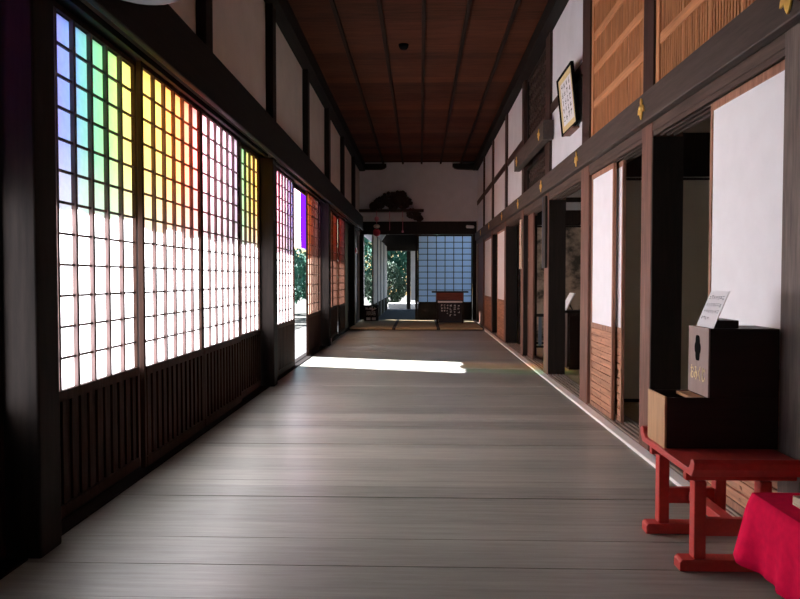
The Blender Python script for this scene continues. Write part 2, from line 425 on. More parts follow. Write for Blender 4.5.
for A, B, ya, yb in zip(grid, grid[1:], ys, ys[1:]):
    ym = (ya+yb)/2
    c.mi = keys.index(next(k for k, a, b in cols if a <= ym <= b+1e-6))
    for j in range(len(zs)-1): c._face([A[j], B[j], B[j+1], A[j+1]])
ct = thing('striped_curtain', 'five-coloured striped temple curtain hanging outside above the open doorway', 'curtain', (-2.42, 10.2, 2.03))
c.build('cloth', [SM[k] for k in keys], ct, smooth=True)
MB().tube((-2.42, 1.1, 3.36), (-2.42, 19.3, 3.36), .018).build('rod', M['bark'], ct)
for yb in (1.4, 6.0, 11.4, 16.8): MB().box(-2.44, -2.121, yb-.02, yb+.02, 3.37, 3.40).build('bracket', M['left_h'], ct)
# eaves outside
trim(MB().prism([(-3.3, 4.42), (-2.12, 4.72), (-2.12, 4.80), (-3.3, 4.50)], 'Y', -3.2, 22.2), M['roof'], 'underside of the outer eaves on the left', 'eaves', 0)

# ------------------------------------------------------------------ RIGHT WALL
RP = [(-.9, -.7), (1.15, 1.35), (3.28, 3.48), (5.42, 5.66), (7.42, 7.76), (9.70, 10.02), (12.05, 12.30), (14.50, 14.74), (17.20, 17.42), (19.60, 19.80)]
rl = [None, None, 'grey weathered wooden pillar at the right edge, beside the dark stepped box', 'reddish wooden pillar standing right behind the red desk',
      'reddish wooden pillar at the far end of the white door with warm slats', 'wooden pillar on the right with the dark hanging signboard',
      'wooden pillar on the right with the narrow pale signboard', 'wooden pillar on the right just before the nearest narrow strip of white door',
      'wooden pillar on the right between the two narrow strips of white door', 'last wooden pillar on the right near the far wall']
for i, ((a, b), l) in enumerate(zip(RP, rl)):
    if l is None: continue
    t = thing('wooden_pillar', l, 'pillar', (1.96, (a+b)/2, 0))
    m = M['beam_r'] if i == 2 else M['pillar_r']
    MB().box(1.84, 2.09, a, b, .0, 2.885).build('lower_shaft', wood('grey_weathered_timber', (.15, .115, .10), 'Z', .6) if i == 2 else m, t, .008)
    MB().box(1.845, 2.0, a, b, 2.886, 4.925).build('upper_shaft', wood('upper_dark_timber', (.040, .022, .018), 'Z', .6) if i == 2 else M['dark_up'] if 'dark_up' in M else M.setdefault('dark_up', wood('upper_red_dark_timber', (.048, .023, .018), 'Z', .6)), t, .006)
    if i in (3, 5, 6, 7, 8): MB().box(1.846, 2.088, a-.014, a-.001, .03, 2.53).build('jamb_board', M['dark'], t, .002)  # dark board added to put shade on the pillar's camera-facing side
trim(MB().box(1.77, 1.838, -3.2, 21.7, 2.64, 2.875), M['beam_r'], 'long grey-brown beam with gilt fittings along the right wall', bevel=.008)
gaps = [(b, a2) for (_, b), (a2, _) in zip(RP, RP[1:])] + [(19.80, 22.0)]
for i, (a, b) in enumerate(gaps):
    a += .002; b -= .002
    if i == 0: continue
    k = MB().box(1.845, 2.06, a, b, 2.57, 2.884)
    for xx in (1.853, 1.905, 1.957, 2.009): k.box(xx, xx+.018, a, b, 2.535, 2.57)
    trim(k, M['kamoi_r'], 'grooved lintel over bay %d of the right wall' % i, 'lintel', 0)
    s = MB().box(1.842, 2.09, a, b, -.03, .012)
    for xx in (1.853, 1.905, 1.957, 2.009, 2.055): s.box(xx, xx+.018, a, b, .012, .028)
    trim(s, M['sill'], 'grooved door sill of bay %d of the right wall' % i, 'sill', 0)
trim(MB().box(1.745, 1.836, -3.2, 21.9, -.03, .020), M['kerb'], 'pale worn edge board along the foot of the right wall', 'edge board', .006)
# plaster of the right wall (bays without transoms)
wr = MB()
for a, b in ((7.762, 9.698), (12.302, 14.498), (14.742, 17.198), (17.422, 19.598), (19.802, 22.0)):
    wr.box(1.885, 1.97, a, b, 2.886, 4.93)
struct('wall_right', wr, M['plaster'], 'white plaster panels above the doors on the right wall', 'wall')
for a, b, l in ((7.762, 9.698, 'behind the framed calligraphy'), (12.302, 14.498, 'in the first white bay past the dark transom'), (14.742, 17.198, 'in the second white bay past the dark transom'),
                (17.422, 19.598, 'in the third white bay past the dark transom'), (19.802, 22.0, 'in the last white bay by the far wall')):
    trim(MB().box(1.858, 1.884, a, b, 3.80 if a > 9 else 3.76, 3.94 if a > 9 else 3.89), M['dark_up'], 'horizontal rail '+l, 'rail')
# outside / inner shell of the right hand rooms so daylight stays out
wi = MB().box(1.845, 2.1, 21.955, 21.999, 0, 3.3).box(5.6, 5.7, -3.2, 22.3, -.1, 5.3).box(2.0, 5.6, -3.3, -3.2, -.1, 5.3).box(2.0, 5.7, 22.0, 22.1, -.1, 5.3)
struct('wall_inner', wi, M['plaster_l'], 'dark back wall of the rooms on the right', 'wall')
struct('ceiling_inner', MB().box(2.01, 5.6, -3.2, 22.0, 3.62, 3.68), M['kamoi_r'], 'dark ceiling of the rooms on the right', 'ceiling')
struct('floor_inner', MB().box(2.092, 5.6, -3.2, 22.0, -.05, .012), M['tatami'], 'straw matting floor of the rooms on the right', 'floor')
trim(MB().box(-2.6, 5.8, -3.3, 22.15, 5.31, 5.40), M['roof'], 'roof above the corridor', 'roof', 0)
trim(MB().box(2.001, 2.02, 1.36, 9.69, 2.886, 3.615).box(2.001, 2.02, 10.03, 21.9, 2.886, 3.615), M['dark'], 'dark boards behind the right hand wall', 'panelling', 0)

# honey-brown lattice transoms in the two nearest bays
def ranma(a, b, lab):
    t = thing('lattice_transom', lab, 'transom', (1.9, (a+b)/2, 2.89))
    f = MB(); z0, z1 = 2.89, 4.90
    f.box(1.862, 1.925, a, a+.075, z0, z1); f.box(1.862, 1.925, b-.075, b, z0, z1)
    f.box(1.866, 1.925, a+.075, b-.075, z0, z0+.055)
    f.box(1.866, 1.925, a+.075, b-.075, z1-.06, z1)
    f.build('frame', M['ranma'], t, .003)
    r = MB()
    for zc in (3.275, 3.635, 3.995, 4.355, 4.715): r.box(1.868, 1.915, a+.075, b-.075, zc-.042, zc+.042)
    r.build('rails', M['ranma_h'], t, .003)
    l = MB(); w = b-a-.15
    n = int(w/.040)
    for i in range(n):
        yy = a+.075 + w*(i+.5)/n
        l.box(1.876, 1.890, yy-.0095, yy+.0095, z0+.055, z1-.06)
    zz = z0+.075
    while zz < z1-.08:
        l.box(1.883, 1.893, a+.075, b-.075, zz-.009, zz+.009); zz += .0567
    for i in range(1, 4):
        yy = a+.075 + w*i/4; l.box(1.872, 1.90, yy-.016, yy+.016, z0+.055, z1-.06)
    l.build('lattice', M['ranma'], t)
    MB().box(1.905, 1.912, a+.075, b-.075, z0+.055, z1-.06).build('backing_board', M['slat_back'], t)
ranma(3.484, 5.416, 'honey-brown lattice transom at the top right corner above the white door')
ranma(5.664, 7.416, 'honey-brown lattice transom between the framed calligraphy and the next pillar')
# dark carved transoms in the tall bay
def carved(a, b, z0, z1, lab, seed):
    r = random.Random(seed)
    t = thing('carved_transom', lab, 'transom', (1.93, (a+b)/2, z0))
    MB().box(1.90, 1.96, a, a+.05, z0, z1).box(1.90, 1.96, b-.05, b, z0, z1).box(1.90, 1.96, a+.05, b-.05, z0, z0+.04).box(1.90, 1.96, a+.05, b-.05, z1-.04, z1).build('frame', M['dark'], t, .003)
    m = MB(); m.box(1.945, 1.955, a+.05, b-.05, z0+.04, z1-.04)
    yy = a+.16
    while yy < b-.12:
        zz = z0+.14
        while zz < z1-.1:
            R_ = r.uniform(.05, .08)
            for q in range(14):
                an = q*PI/6.5; rr = R_*(1-q/18)
                m.ball((1.93, yy+rr*math.cos(an), zz+rr*math.sin(an)), .016, 1)
            zz += .17
        yy += .17
    m.build('carving', M['carve'], t)
carved(10.024, 12.046, 3.655, 4.915, 'large dark carved transom above the raised beam in the tall bay', 2)
carved(10.024, 12.046, 2.89, 3.355, 'small dark carved transom between the raised beam and the long beam', 5)
trim(MB().box(1.73, 1.838, 9.72, 12.45, 3.37, 3.64).box(1.73, 1.878, 9.56, 9.695, 3.37, 3.64).box(1.73, 1.838, 9.69, 9.72, 3.37, 3.64), M['beam_r'], 'short raised grey-brown beam with a square end over the tall bay', bevel=.006)

# gilt nail covers
def nail_cover(x, y, z, lab):
    t = thing('nail_cover', lab, 'fitting', (x, y, z-.1), 'gilt nail covers on the right beams')
    b = MB()
    def petal(cy, cz, ang, ln, wd):
        pts = []
        for i in range(13):
            s = i/12; w = wd*math.sin(PI*min(1, s*.92+.08))**.8
            pts.append((s*ln, w))
        out = [(p, w) for p, w in pts] + [(p, -w) for p, w in pts[::-1]]
        P2 = [(cy + p*math.sin(ang) + w*math.cos(ang), cz - p*math.cos(ang) + w*math.sin(ang)) for p, w in out]
        b.prism(P2, 'X', x-.010, x)
    petal(y, z+.03, 0, .125, .032); petal(y-.012, z+.02, -.75, .085, .022); petal(y+.012, z+.02, .75, .085, .022); petal(y, z+.02, PI, .055, .022)
    b.build('leaf_plate', M['gold'], t, .002)
    MB().ball((x-.010, y, z), (.014, .022, .022), 2).build('boss', M['gold'], t, smooth=True)
for yy, lab in ((3.31, 'gilt nail cover nearest the camera, at the top right edge of the picture'), (5.45, 'gilt nail cover on the long beam below the gap between the two honey lattice transoms'),
                (7.68, 'gilt nail cover on the long beam below the right side of the framed calligraphy'), (9.90, 'gilt nail cover on the long beam above the dark signboard'),
                (12.2, 'gilt nail cover on the long beam at the top of the pale signboard'), (14.6, 'gilt nail cover on the long beam, third from the far wall'),
                (17.3, 'gilt nail cover on the long beam, second from the far wall'), (19.7, 'gilt nail cover on the long beam, last before the far wall')):
    nail_cover(1.768, yy, 2.765, lab)
nail_cover(1.728, 9.88, 3.51, 'gilt nail cover at the near end of the raised beam')
nail_cover(1.728, 12.12, 3.51, 'gilt nail cover at the far end of the raised beam')

# white paper doors on the right (local coords; -X faces the corridor)
def white_door(loc, W_, lab, low=.915):
    t = thing('paper_door', lab, 'sliding door', loc)
    T_ = Matrix.Translation(Vector(loc)); w2 = W_/2; H_ = 2.515
    f = MB().box(-.016, .016, -w2, -w2+.03, 0, H_).box(-.016, .016, w2-.03, w2, 0, H_)
    f.box(-.015, .015, -w2+.03, w2-.03, H_-.05, H_).box(-.016, .016, -w2+.03, w2-.03, low-.05, low).box(-.016, .016, -w2+.03, w2-.03, 0, .06)
    f.build('frame', M['frame_r'], t, .002, xform=T_)
    MB().box(-.008, .008, -w2+.03, w2-.03, low, H_-.05).build('paper_panel', M['wpaper'], t, xform=T_)
    s = MB().box(.004, .009, -w2+.03, w2-.03, .06, low-.05); n = 11; dz = (low-.11)/n
    for i in range(n): s.box(-.013+.004*(i % 2), .004, -w2+.03, w2-.03, .06+dz*i+.006, .06+dz*(i+1)-.006)
    s.build('slat_panel', M['slat_r'], t, .0015, xform=T_)
    k = MB()
    for i in range(n):
        for yy in (-w2*.93, -w2*.02, w2*.93): k.box(-.0155, -.012, yy-.012, yy+.012, .06+dz*i+.022, .06+dz*i+.042)
    k.build('peg', M['frame_r'], t, xform=T_)
    return t
XA, XB = 1.888, 1.940
white_door((XA, 3.955, .013), .92, 'white paper door at the right edge behind the dark stepped box')
white_door((XA, 6.99, .013), .82, 'white paper door with warm slatted base between two pillars, right of the dim room')
white_door((XB, 6.90, .013), .90, 'half-hidden paper door slid behind the white slatted door')
white_door((XA, 15.55, .013), 1.58, 'nearer of the two narrow white door strips far along the right wall')
white_door((XA, 18.6, .013), 1.9, 'farther of the two narrow white door strips far along the right wall')
def dark_door(loc, W_, lab):
    t = thing('wooden_door', lab, 'sliding door', loc); T_ = Matrix.Translation(Vector(loc)); w2 = W_/2; H_ = 2.515
    f = MB().box(-.016, .016, -w2, -w2+.04, 0, H_).box(-.016, .016, w2-.04, w2, 0, H_)
    for z0, z1 in ((0, .08), (.86, .93), (1.7, 1.76), (H_-.06, H_)): f.box(-.015, .015, -w2+.04, w2-.04, z0, z1)
    f.build('frame', M['pillar_r'], t, .002, xform=T_)
    MB().box(-.006, .006, -w2+.04, w2-.04, .08, H_-.06).build('board_panel', M['pillar_r'], t, xform=T_)
dark_door((XB, 11.77, .013), .54, 'dark wooden door standing before the pillar with the pale signboard')
dark_door((XA, 20.9, .013), 2.1, 'dark wooden door at the far right corner')

# rooms behind the right wall
# first room: olive screens on the partition at y = 7.58
for i, (x0, x1) in enumerate(((2.10, 3.82), (3.83, 5.55))):
    t = thing('fusuma_screen', ('olive-grey sliding screen at the back of the dim room, the one by the doorway', 'olive-grey sliding screen deep in the dim room, left of the white paper door')[i], 'sliding screen', ((x0+x1)/2, 7.6, .014))
    MB().box(x0, x0+.03, 7.585, 7.615, .014, 2.53).box(x1-.03, x1, 7.585, 7.615, .014, 2.53).box(x0+.03, x1-.03, 7.585, 7.615, 2.50, 2.53).box(x0+.03, x1-.03, 7.585, 7.615, .014, .05).build('frame', M['fusuma'] if 0 else M['dark'], t, .002)
    MB().box(x0+.03, x1-.03, 7.592, 7.608, .05, 2.50).build('paper_panel', M['fusuma'], t)
trim(MB().box(2.10, 5.59, 7.56, 7.64, 2.54, 3.02), M['dark'], 'dark lintel above the olive screens', 'lintel')
struct('wall_partition', MB().box(2.10, 5.59, 7.57, 7.63, 3.022, 3.612), M['plaster_l'], 'plaster strip above the olive screens', 'wall')
# second room: painted screens on the partition at y = 14.3
for i, (x0, x1) in enumerate(((2.10, 3.82), (3.83, 5.55))):
    t = thing('painted_screen', ('tan painted screen with dark ink trees, nearest the doorways of the far room', 'tan painted screen with dark ink trees, deeper inside the far room')[i], 'sliding screen', ((x0+x1)/2, 14.32, .014))
    MB().box(x0, x0+.03, 14.30, 14.34, .014, 2.53).box(x1-.03, x1, 14.30, 14.34, .014, 2.53).box(x0+.03, x1-.03, 14.30, 14.34, 2.49, 2.53).box(x0+.03, x1-.03, 14.30, 14.34, .014, .06).build('frame', M['dark'], t, .002)
    MB().box(x0+.03, x1-.03, 14.312, 14.328, .06, 2.49).build('painted_panel', M['painting'], t)
trim(MB().box(2.10, 5.59, 14.28, 14.36, 2.54, 2.85).box(2.10, 5.59, 14.28, 14.36, 3.02, 3.12), M['dark'], 'dark rails above the painted screens', 'lintel')
struct('wall_partition_far', MB().box(2.10, 5.59, 14.29, 14.35, 2.852, 3.018).box(2.10, 5.59, 14.29, 14.35, 3.122, 3.612), M['plaster'], 'white plaster bands above the painted screens', 'wall')

# desk in the second room with a leaning notice
t = thing('side_cabinet', 'dark cabinet just inside the doorway, below a leaning white notice', 'cabinet', (2.62, 10.45, .012))
MB().box(2.24, 3.1, 10.25, 10.65, .06, .88).box(2.28, 3.06, 10.29, 10.61, .012, .06).build('body', M['box'], t, .004)
MB().box(2.20, 3.14, 10.22, 10.68, .88, .915).build('top', M['dark'], t, .004)
for i in range(2): 
    d = MB().box(2.27+.42*i, 2.66+.42*i, 10.235, 10.25, .10, .84).build('door', M['box'], t, .003)
    MB().ball((2.63+.10*i, 10.228, .48), .010, 2).build('knob', M['gold'], d)
t = thing('notice_board', 'white notice leaning back on top of the dark cabinet', 'notice', (2.30, 10.45, .916))
MB().prism([(2.215, .917), (2.235, .917), (2.375, 1.185), (2.355, 1.185)], 'Y', 10.30, 10.62).build('sheet', M['card'], t)
MB().prism([(2.36, .917), (2.372, .917), (2.30, 1.06), (2.288, 1.046)], 'Y', 10.44, 10.48).build('prop', M['dark'], t)
t = thing('flower_vase', 'black curved vase on the dark cabinet behind the doorway', 'vase', (2.62, 10.5, .916))
MB().lathe((2.62, 10.5, .916), [(0, 0), (.07, 0), (.10, .06), (.085, .16), (.04, .24), (.035, .30), (.055, .33), (.045, .33), (.028, .30), (0, .29)]).build('body', M['black'], t, smooth=True)
# low rail in the tall bay
t = thing('low_railing', 'low blue-grey railing standing inside the tall bay below the painting', 'railing', (2.75, 13.2, .012))
r = MB().box(2.15, 3.4, 13.18, 13.22, .66, .72).box(2.15, 3.4, 13.185, 13.215, .05, .09)
r.build('rails', M['dark'], t, .003)
for i in range(9): MB().box(2.18+.145*i, 2.24+.145*i, 13.19, 13.21, .012 if i in (0, 8) else .09, .66).build('bar', M['bluegrey'], t)

# signboards on the right pillars
t = thing('hanging_signboard', 'narrow pale wooden signboard with dark brushed writing on the right pillar', 'sign', (1.82, 12.17, 1.58))
MB().box(1.805, 1.832, 12.085, 12.265, 1.58, 2.47).build('board', M['signwood'], t, .003)
g = MB(); rg = random.Random(5)
for i in range(7): brush_glyph(g, (1.803, 12.175, 2.36-.11*i), (0, -1, 0), (0, 0, 1), .09, .001, rg)
g.build('lettering', M['redball'], t)
t = thing('hanging_signboard', 'dark narrow signboard hanging on the pillar beside the tall bay', 'sign', (1.82, 9.86, 1.56))
MB().box(1.803, 1.832, 9.74, 9.97, 1.56, 2.60).build('board', M['signdark'], t, .003)
MB().box(1.799, 1.803, 9.955, 9.97, 1.56, 2.60).build('edge_strip', M['bluegrey'], t)

# framed calligraphy
t = thing('framed_calligraphy', 'framed calligraphy with gold border leaning out from the right wall', 'picture', (1.80, 8.27, 3.215))
h, w2 = .71, .40
T_ = Matrix.Translation(Vector((1.845, 8.27, 3.215))) @ Matrix.Rotation(-.105, 4, 'Y')
f = MB()
for a, b, c_, d in ((-w2, -w2+.022, 0, h), (w2-.022, w2, 0, h)): f.box(-.04, 0, a, b, c_, d)
f.box(-.04, 0, -w2+.022, w2-.022, 0, .022).box(-.04, 0, -w2+.022, w2-.022, h-.022, h)
f.box(-.012, 0, -w2+.022, w2-.022, .022, h-.022)
f.build('frame', M['black'], t, .003, xform=T_)
MB().box(-.022, -.0125, -w2+.023, w2-.023, .023, h-.023).build('border', M['goldmat'], t, xform=T_)
pp = MB().box(-.0245, -.0225, -w2+.13, w2-.13, .10, h-.10).build('sheet', M['card'], t, xform=T_)
g = MB(); rg = random.Random(11)
for cidx in range(4):
    for j in range(5): brush_glyph(g, (-.0255, .19-.125*cidx, h-.15-.095*j), (0, -1, 0), (0, 0, 1), .08, .0008, rg)
g.build('writing', M['ink'], pp, xform=T_)
trim(MB().box(1.80, 1.884, 8.04, 8.54, 3.19, 3.213), M['pillar_r'], 'small ledge under the framed calligraphy', 'ledge', .002)

# ------------------------------------------------------------------ FAR END
YF = 22.0
wf = MB().box(-2.12, -1.986, 21.955, 21.999, 0, 3.279).box(-.16, 1.86, 22.0, 22.1, -.05, .0645).box(1.841, 2.1, 22.0, 22.1, 0, 3.279).box(-2.12, 2.0, YF, YF+.1, 3.28, 5.25)
struct('wall_far', wf, M['plaster'], 'plain plaster wall across the end of the corridor', 'wall')
trim(MB().box(-1.98, 1.84, YF-.06, YF+.12, 2.86, 3.278), M['dark'], 'dark lintel across the far wall')
for s, x0, x1, l in ((1, -1.98, -1.10, 'left'), (-1, 1.05, 1.84, 'right')):
    pts = [(x0, 5.13), (x1, 5.13), (x1, 5.04), (x1-.06, 4.99), (x1-.16, 4.96), (x0, 4.96)] if s == 1 else [(x0, 5.13), (x1, 5.13), (x1, 4.93), (x0+.16, 4.96), (x0+.06, 4.99), (x0, 5.04)]
    trim(MB().prism(pts, 'Y', YF-.22, YF-.02), M['dark'], 'curved dark bracket in the %s top corner of the far wall' % l, 'bracket')
# far posts
for x0, x1, l in ((-1.985, -1.84, 'dark post at the left end of the far wall beside the passage'), (-.16, -.075, 'dark post between the far passage and the blue shoji screen'), (1.72, 1.84, 'dark post right of the blue shoji screen')):
    o = MB().box(x0, x1, YF-.05, YF+.10, .066, 2.855).build('wooden_post', M['dark'], None, .004); tag(o, l, 'post')
# blue shoji screen at the far end
t = thing('shoji_screen', 'blue-lit shoji screen in the far wall behind the small altar table', 'sliding screen', (.82, YF+.05, .066))
x0, x1, z0, z1 = -.066, 1.706, .65, 2.80
MB().box(x0-.006, x0+.03, YF+.02, YF+.06, .066, 2.85).box(x1-.03, x1+.006, YF+.02, YF+.06, .066, 2.85).box(x0+.03, x1-.03, YF+.02, YF+.06, z1, 2.85).box(x0+.03, x1-.03, YF+.02, YF+.06, z0-.06, z0).build('frame', M['dark'], t, .002)
p = MB(); p.quad((x0+.03, YF+.045, z0), (x1-.03, YF+.045, z0), (x1-.03, YF+.045, z1), (x0+.03, YF+.045, z1)); p.build('paper', M['shoji_far'], t)
l = MB()
for i in range(1, 6): xx = x0+.03+(x1-x0-.06)*i/6; l.box(xx-.012, xx+.012, YF+.02, YF+.044, z0, z1)
for j in range(1, 11): zz = z0+(z1-z0)*j/11; l.box(x0+.03, x1-.03, YF+.025, YF+.044, zz-.011, zz+.011)
l.build('lattice', M['dark'], t)
MB().box(x0+.03, x1-.03, YF+.025, YF+.05, .066, z0-.06).build('wainscot', M['dark'], t)
# tatami step
trim(MB().box(-1.98, 1.75, 18.2, 21.99, -.019, .018), M['dark'], 'dark wooden base of the matted step', 'step', 0)
for i, (a, b) in enumerate(((-1.96, -.72), (-.71, .50), (.51, 1.745))):
    t = thing('tatami_mat', ('left tatami mat before the passage', 'middle tatami mat before the blue shoji screen', 'right tatami mat under the small altar table')[i], 'mat', ((a+b)/2, 20.1, .0185))
    MB().box(a+.04, b-.04, 18.26, 21.92, .0185, .062).build('straw', M['tatami'], t, .004)
    MB().box(a, a+.039, 18.26, 21.92, .0185, .063).box(b-.039, b, 18.26, 21.92, .0185, .063).build('border', M['heri'], t, .002)
# altar table
ZT = .0635
t = thing('offertory_table', 'small dark table with a black panel of white writing before the blue screen', 'table', (.92, 20.5, ZT))
MB().box(.36, 1.46, 20.25, 20.75, .985, 1.03).build('top', M['dark'], t, .004)
MB().box(.50, 1.32, 20.30, 20.70, .76, .984).build('drawer_case', wood('red_brown_case', (.20, .05, .035), 'X', .5), t, .004)
MB().box(.54, 1.28, 20.285, 20.299, .685, .735).build('white_strip', M['whiteink'], t)
for xx in (.50, 1.26):
    for yy in (20.32, 20.63): MB().box(xx, xx+.06, yy, yy+.06, ZT, .759).build('leg', M['dark'], t, .003)
pn = MB().box(.565, 1.255, 20.30, 20.312, ZT+.02, .68).box(.565, 1.255, 20.312, 20.34, .66, .758).build('front_panel', M['signblack'], t)
g = MB(); rg = random.Random(21)
for cI, (xx, n) in enumerate(((1.17, 3), (1.05, 4), (.93, 4), (.83, 4), (.745, 3), (.66, 3))):
    sz = .085 if cI < 3 else .065
    for j in range(n): brush_glyph(g, (xx, 20.298, .60-.10*j*(1 if cI < 3 else .8)), (1, 0, 0), (0, 0, 1), sz, .001, rg)
g.build('lettering', M['whiteink'], pn)
# direction sign on the mat
t = thing('direction_sign', 'black direction sign with a white arrow standing at the passage entrance', 'sign', (-1.55, 21.3, ZT))
T_ = Matrix.Translation(Vector((-1.56, 21.3, ZT))) @ Matrix.Rotation(-.10, 4, 'X')
MB().box(-.24, .24, -.01, .01, .01, .50).build('board', M['signblack'], t, .003, xform=T_)
MB().prism([(-.18, .362), (.02, .362), (.02, .318), (.18, .395), (.02, .472), (.02, .428), (-.18, .428)], 'Y', -.0125, -.0105).build('arrow', M['whiteink'], t, xform=T_)
text_mesh('順路', .155, T_ @ frame4((0, -.0112, .235), (1, 0, 0), (0, 0, 1)), 'lettering', M['whiteink'], t)
MB().prism([(-.012, .002), (.012, .002), (.012, .012), (-.012, .012)], 'X', -.24, .24).build('foot', M['signblack'], t, xform=Matrix.Translation(Vector((-1.56, 21.3, ZT))))
g = MB().box(-.15, -.02, -.0125, -.0105, .03, .11).box(.03, .15, -.0125, -.0105, .03, .11).build('white_marks', M['whiteink'], t, xform=T_)
MB().prism([(.06, 0.0), (.08, 0.0), (-.03, .45), (-.045, .44)], 'X', -.1, -.06).prism([(.06, 0.0), (.08, 0.0), (-.03, .45), (-.045, .44)], 'X', .06, .1).build('stand', M['dark'], t, xform=Matrix.Translation(Vector((-1.56, 21.36, ZT))))
# carved ornament
t = thing('carved_ornament', 'dark carved wooden cloud ornament on a shelf board against the far wall', 'carving', (-1.0, 21.8, 3.62))
MB().box(-1.98, .12, 21.72, 21.995, 3.58, 3.66).build('shelf_board', M['carve'], t, .006)
m = MB(); rg = random.Random(8)
for x, z, R_ in ((-1.30, 3.86, .20), (-1.02, 3.98, .26), (-.72, 4.02, .24), (-.52, 3.86, .22), (-.86, 3.80, .18), (-1.5, 3.76, .12), (-.62, 4.10, .14)):
    for q in range(22):
        an = q*.55; rr = R_*(1-q/26)
        m.ball((x+rr*math.cos(an), 21.86-.03*math.cos(q), z+rr*math.sin(an)*.9), (.075, .08, .075), 1, .12)
m.build('cloud_scroll', M['carve'], t, smooth=True)
m = MB()
for x, z, R_ in ((-.28, 3.52, .16), (-.12, 3.44, .13), (-.02, 3.36, .08)):
    for q in range(18):
        an = q*.6; rr = R_*(1-q/22)
        m.ball((x+rr*math.cos(an), 21.90, z+rr*math.sin(an)), (.06, .07, .06), 1, .12)
m.build('lower_scroll', M['carve'], t, smooth=True)
# hanging ornaments
def ornament(x, parts, zend, lab):
    t = thing('hanging_ornament', lab, 'ornament', (x, 21.66, zend))
    MB().tube((x, 21.66, 3.568), (x, 21.66, zend), .010, n=6).box(x-.012, x+.012, 21.65, 21.74, 3.566, 3.579).build('cord', M['pink'], t)
    for z, r, m, nm in parts: MB().ball((x, 21.66, z), r, 2).build(nm, M[m], t, smooth=True)
ornament(-1.40, ((3.34, (.075, .075, .085), 'pink', 'thread_ball'), (3.10, (.11, .11, .07), 'offwhite', 'thread_ball'), (2.90, (.125, .125, .13), 'redball', 'thread_ball')), 2.72, 'hanging ornament of pink, white and red balls at the passage entrance')
ornament(-.98, ((3.30, (.05, .05, .05), 'offwhite', 'thread_ball'),), 2.97, 'hanging thread with one pale ball, middle of the three ornaments')
ornament(-.56, ((3.33, (.055, .055, .055), 'offwhite', 'thread_ball'), (2.93, (.035, .035, .04), 'pink', 'tassel')), 2.90, 'hanging thread with one pale ball, nearest the blue shoji screen')
# small camera and alarm lamp
t = thing('security_camera', 'small white camera fixed to the lintel at the far right corner', 'camera', (1.75, 21.8, 3.08))
MB().tube((1.50, 21.60, 3.08), (1.72, 21.74, 3.08), .05, .045, 14).build('housing', M['white'], t, .004, True)
MB().tube((1.70, 21.72, 3.08), (1.74, 21.938, 3.06), .015).build('bracket', M['black'], t)
t = thing('alarm_lamp', 'tiny red alarm lamp on the dark boards at the far left', 'lamp', (-2.03, 21.0, 2.2))
MB().tube((-2.048, 21.0, 2.28), (-1.98, 21.0, 2.28), .10, .09, 16).build('base', M['redlamp'], t, .004)
MB().ball((-1.96, 21.0, 2.28), .032, 2).build('bulb', M['white'], t, smooth=True)
# pale rod added to draw a crack of light in the corner
t = thing('thin_pole', 'thin pale pole with a white tip standing behind the third left pillar', 'pole', (-1.925, 14.36, .0))
MB().tube((-1.925, 14.36, .12), (-1.945, 14.36, 1.50), .011).build('shaft', M['palepole'], t)
MB().tube((-1.923, 14.36, .003), (-1.925, 14.36, .125), .022).build('tip', M['white'], t)
# ceiling detector
t = thing('smoke_detector', 'small dark smoke detector on the ceiling boards', 'detector', (-.27, 11.0, 5.13))
MB().lathe((-.27, 11.0, 5.13), [(0, 0), (.05, 0), (.075, .03), (.085, .072), (0, .075)], 20).build('body', M['black'], t, smooth=True)
# pendant shade top left
PX, PY, PZ = -1.335, 3.2, 2.775
t = thing('pendant_lamp', 'purple-grey hanging lamp shade just cut off at the top left corner', 'lamp', (PX, PY, PZ))
MB().lathe((PX, PY, PZ), [(.17, 0), (.20, .012), (.205, .03), (.16, .12), (.06, .19), (.03, .21), (.03, .25), (0, .25)], 32).build('lamp_shade', M['shade'], t, smooth=True)
MB().lathe((PX, PY, PZ), [(0, .035), (.10, .03), (.17, .0), (.172, .01), (0, .05)], 32).build('diffuser', M['shade'], t, smooth=True)
MB().tube((PX, PY, PZ+.24), (PX, PY, 5.2), .006, n=8).build('cord', M['black'], t)

# ------------------------------------------------------------------ RED DESK, BOX, CLOTH TABLE
t = thing('sutra_desk', 'red lacquered low desk with upturned ends under the dark stepped box', 'desk', (1.5, 3.44, 0))
prof = [(3.045, .565), (3.062, .580), (3.085, .577), (3.092, .552), (3.115, .528), (3.70, .528), (3.735, .552), (3.742, .577), (3.765, .580), (3.79, .565), (3.785, .535), (3.755, .497), (3.075, .497), (3.05, .535)]
MB().prism([(a, b) for a, b in prof], 'X', 1.24, 1.815).build('tabletop', M['red'], t, .004)
for yy in (3.225, 3.70): MB().box(1.275, 1.80, yy, yy+.035, .435, .4965).build('apron', M['red'], t, .003)
for yy in (3.242, 3.715):
    for xx in (1.312, 1.62):
        MB().box(xx, xx+.058, yy-.03, yy+.03, .058, .434).build('leg', M['red'], t, .005)
    MB().prism([(1.244, .001), (1.735, .001), (1.735, .045), (1.722, .058), (1.257, .058), (1.244, .045)], 'Y', yy-.04, yy+.04).build('foot', M['red'], t, .004)
    MB().box(1.371, 1.619, yy-.018, yy+.018, .165, .25).build('stretcher', M['red'], t, .003)
MB().box(1.475, 1.535, 3.261, 3.696, .185, .235).build('long_stretcher', M['red'], t, .003)

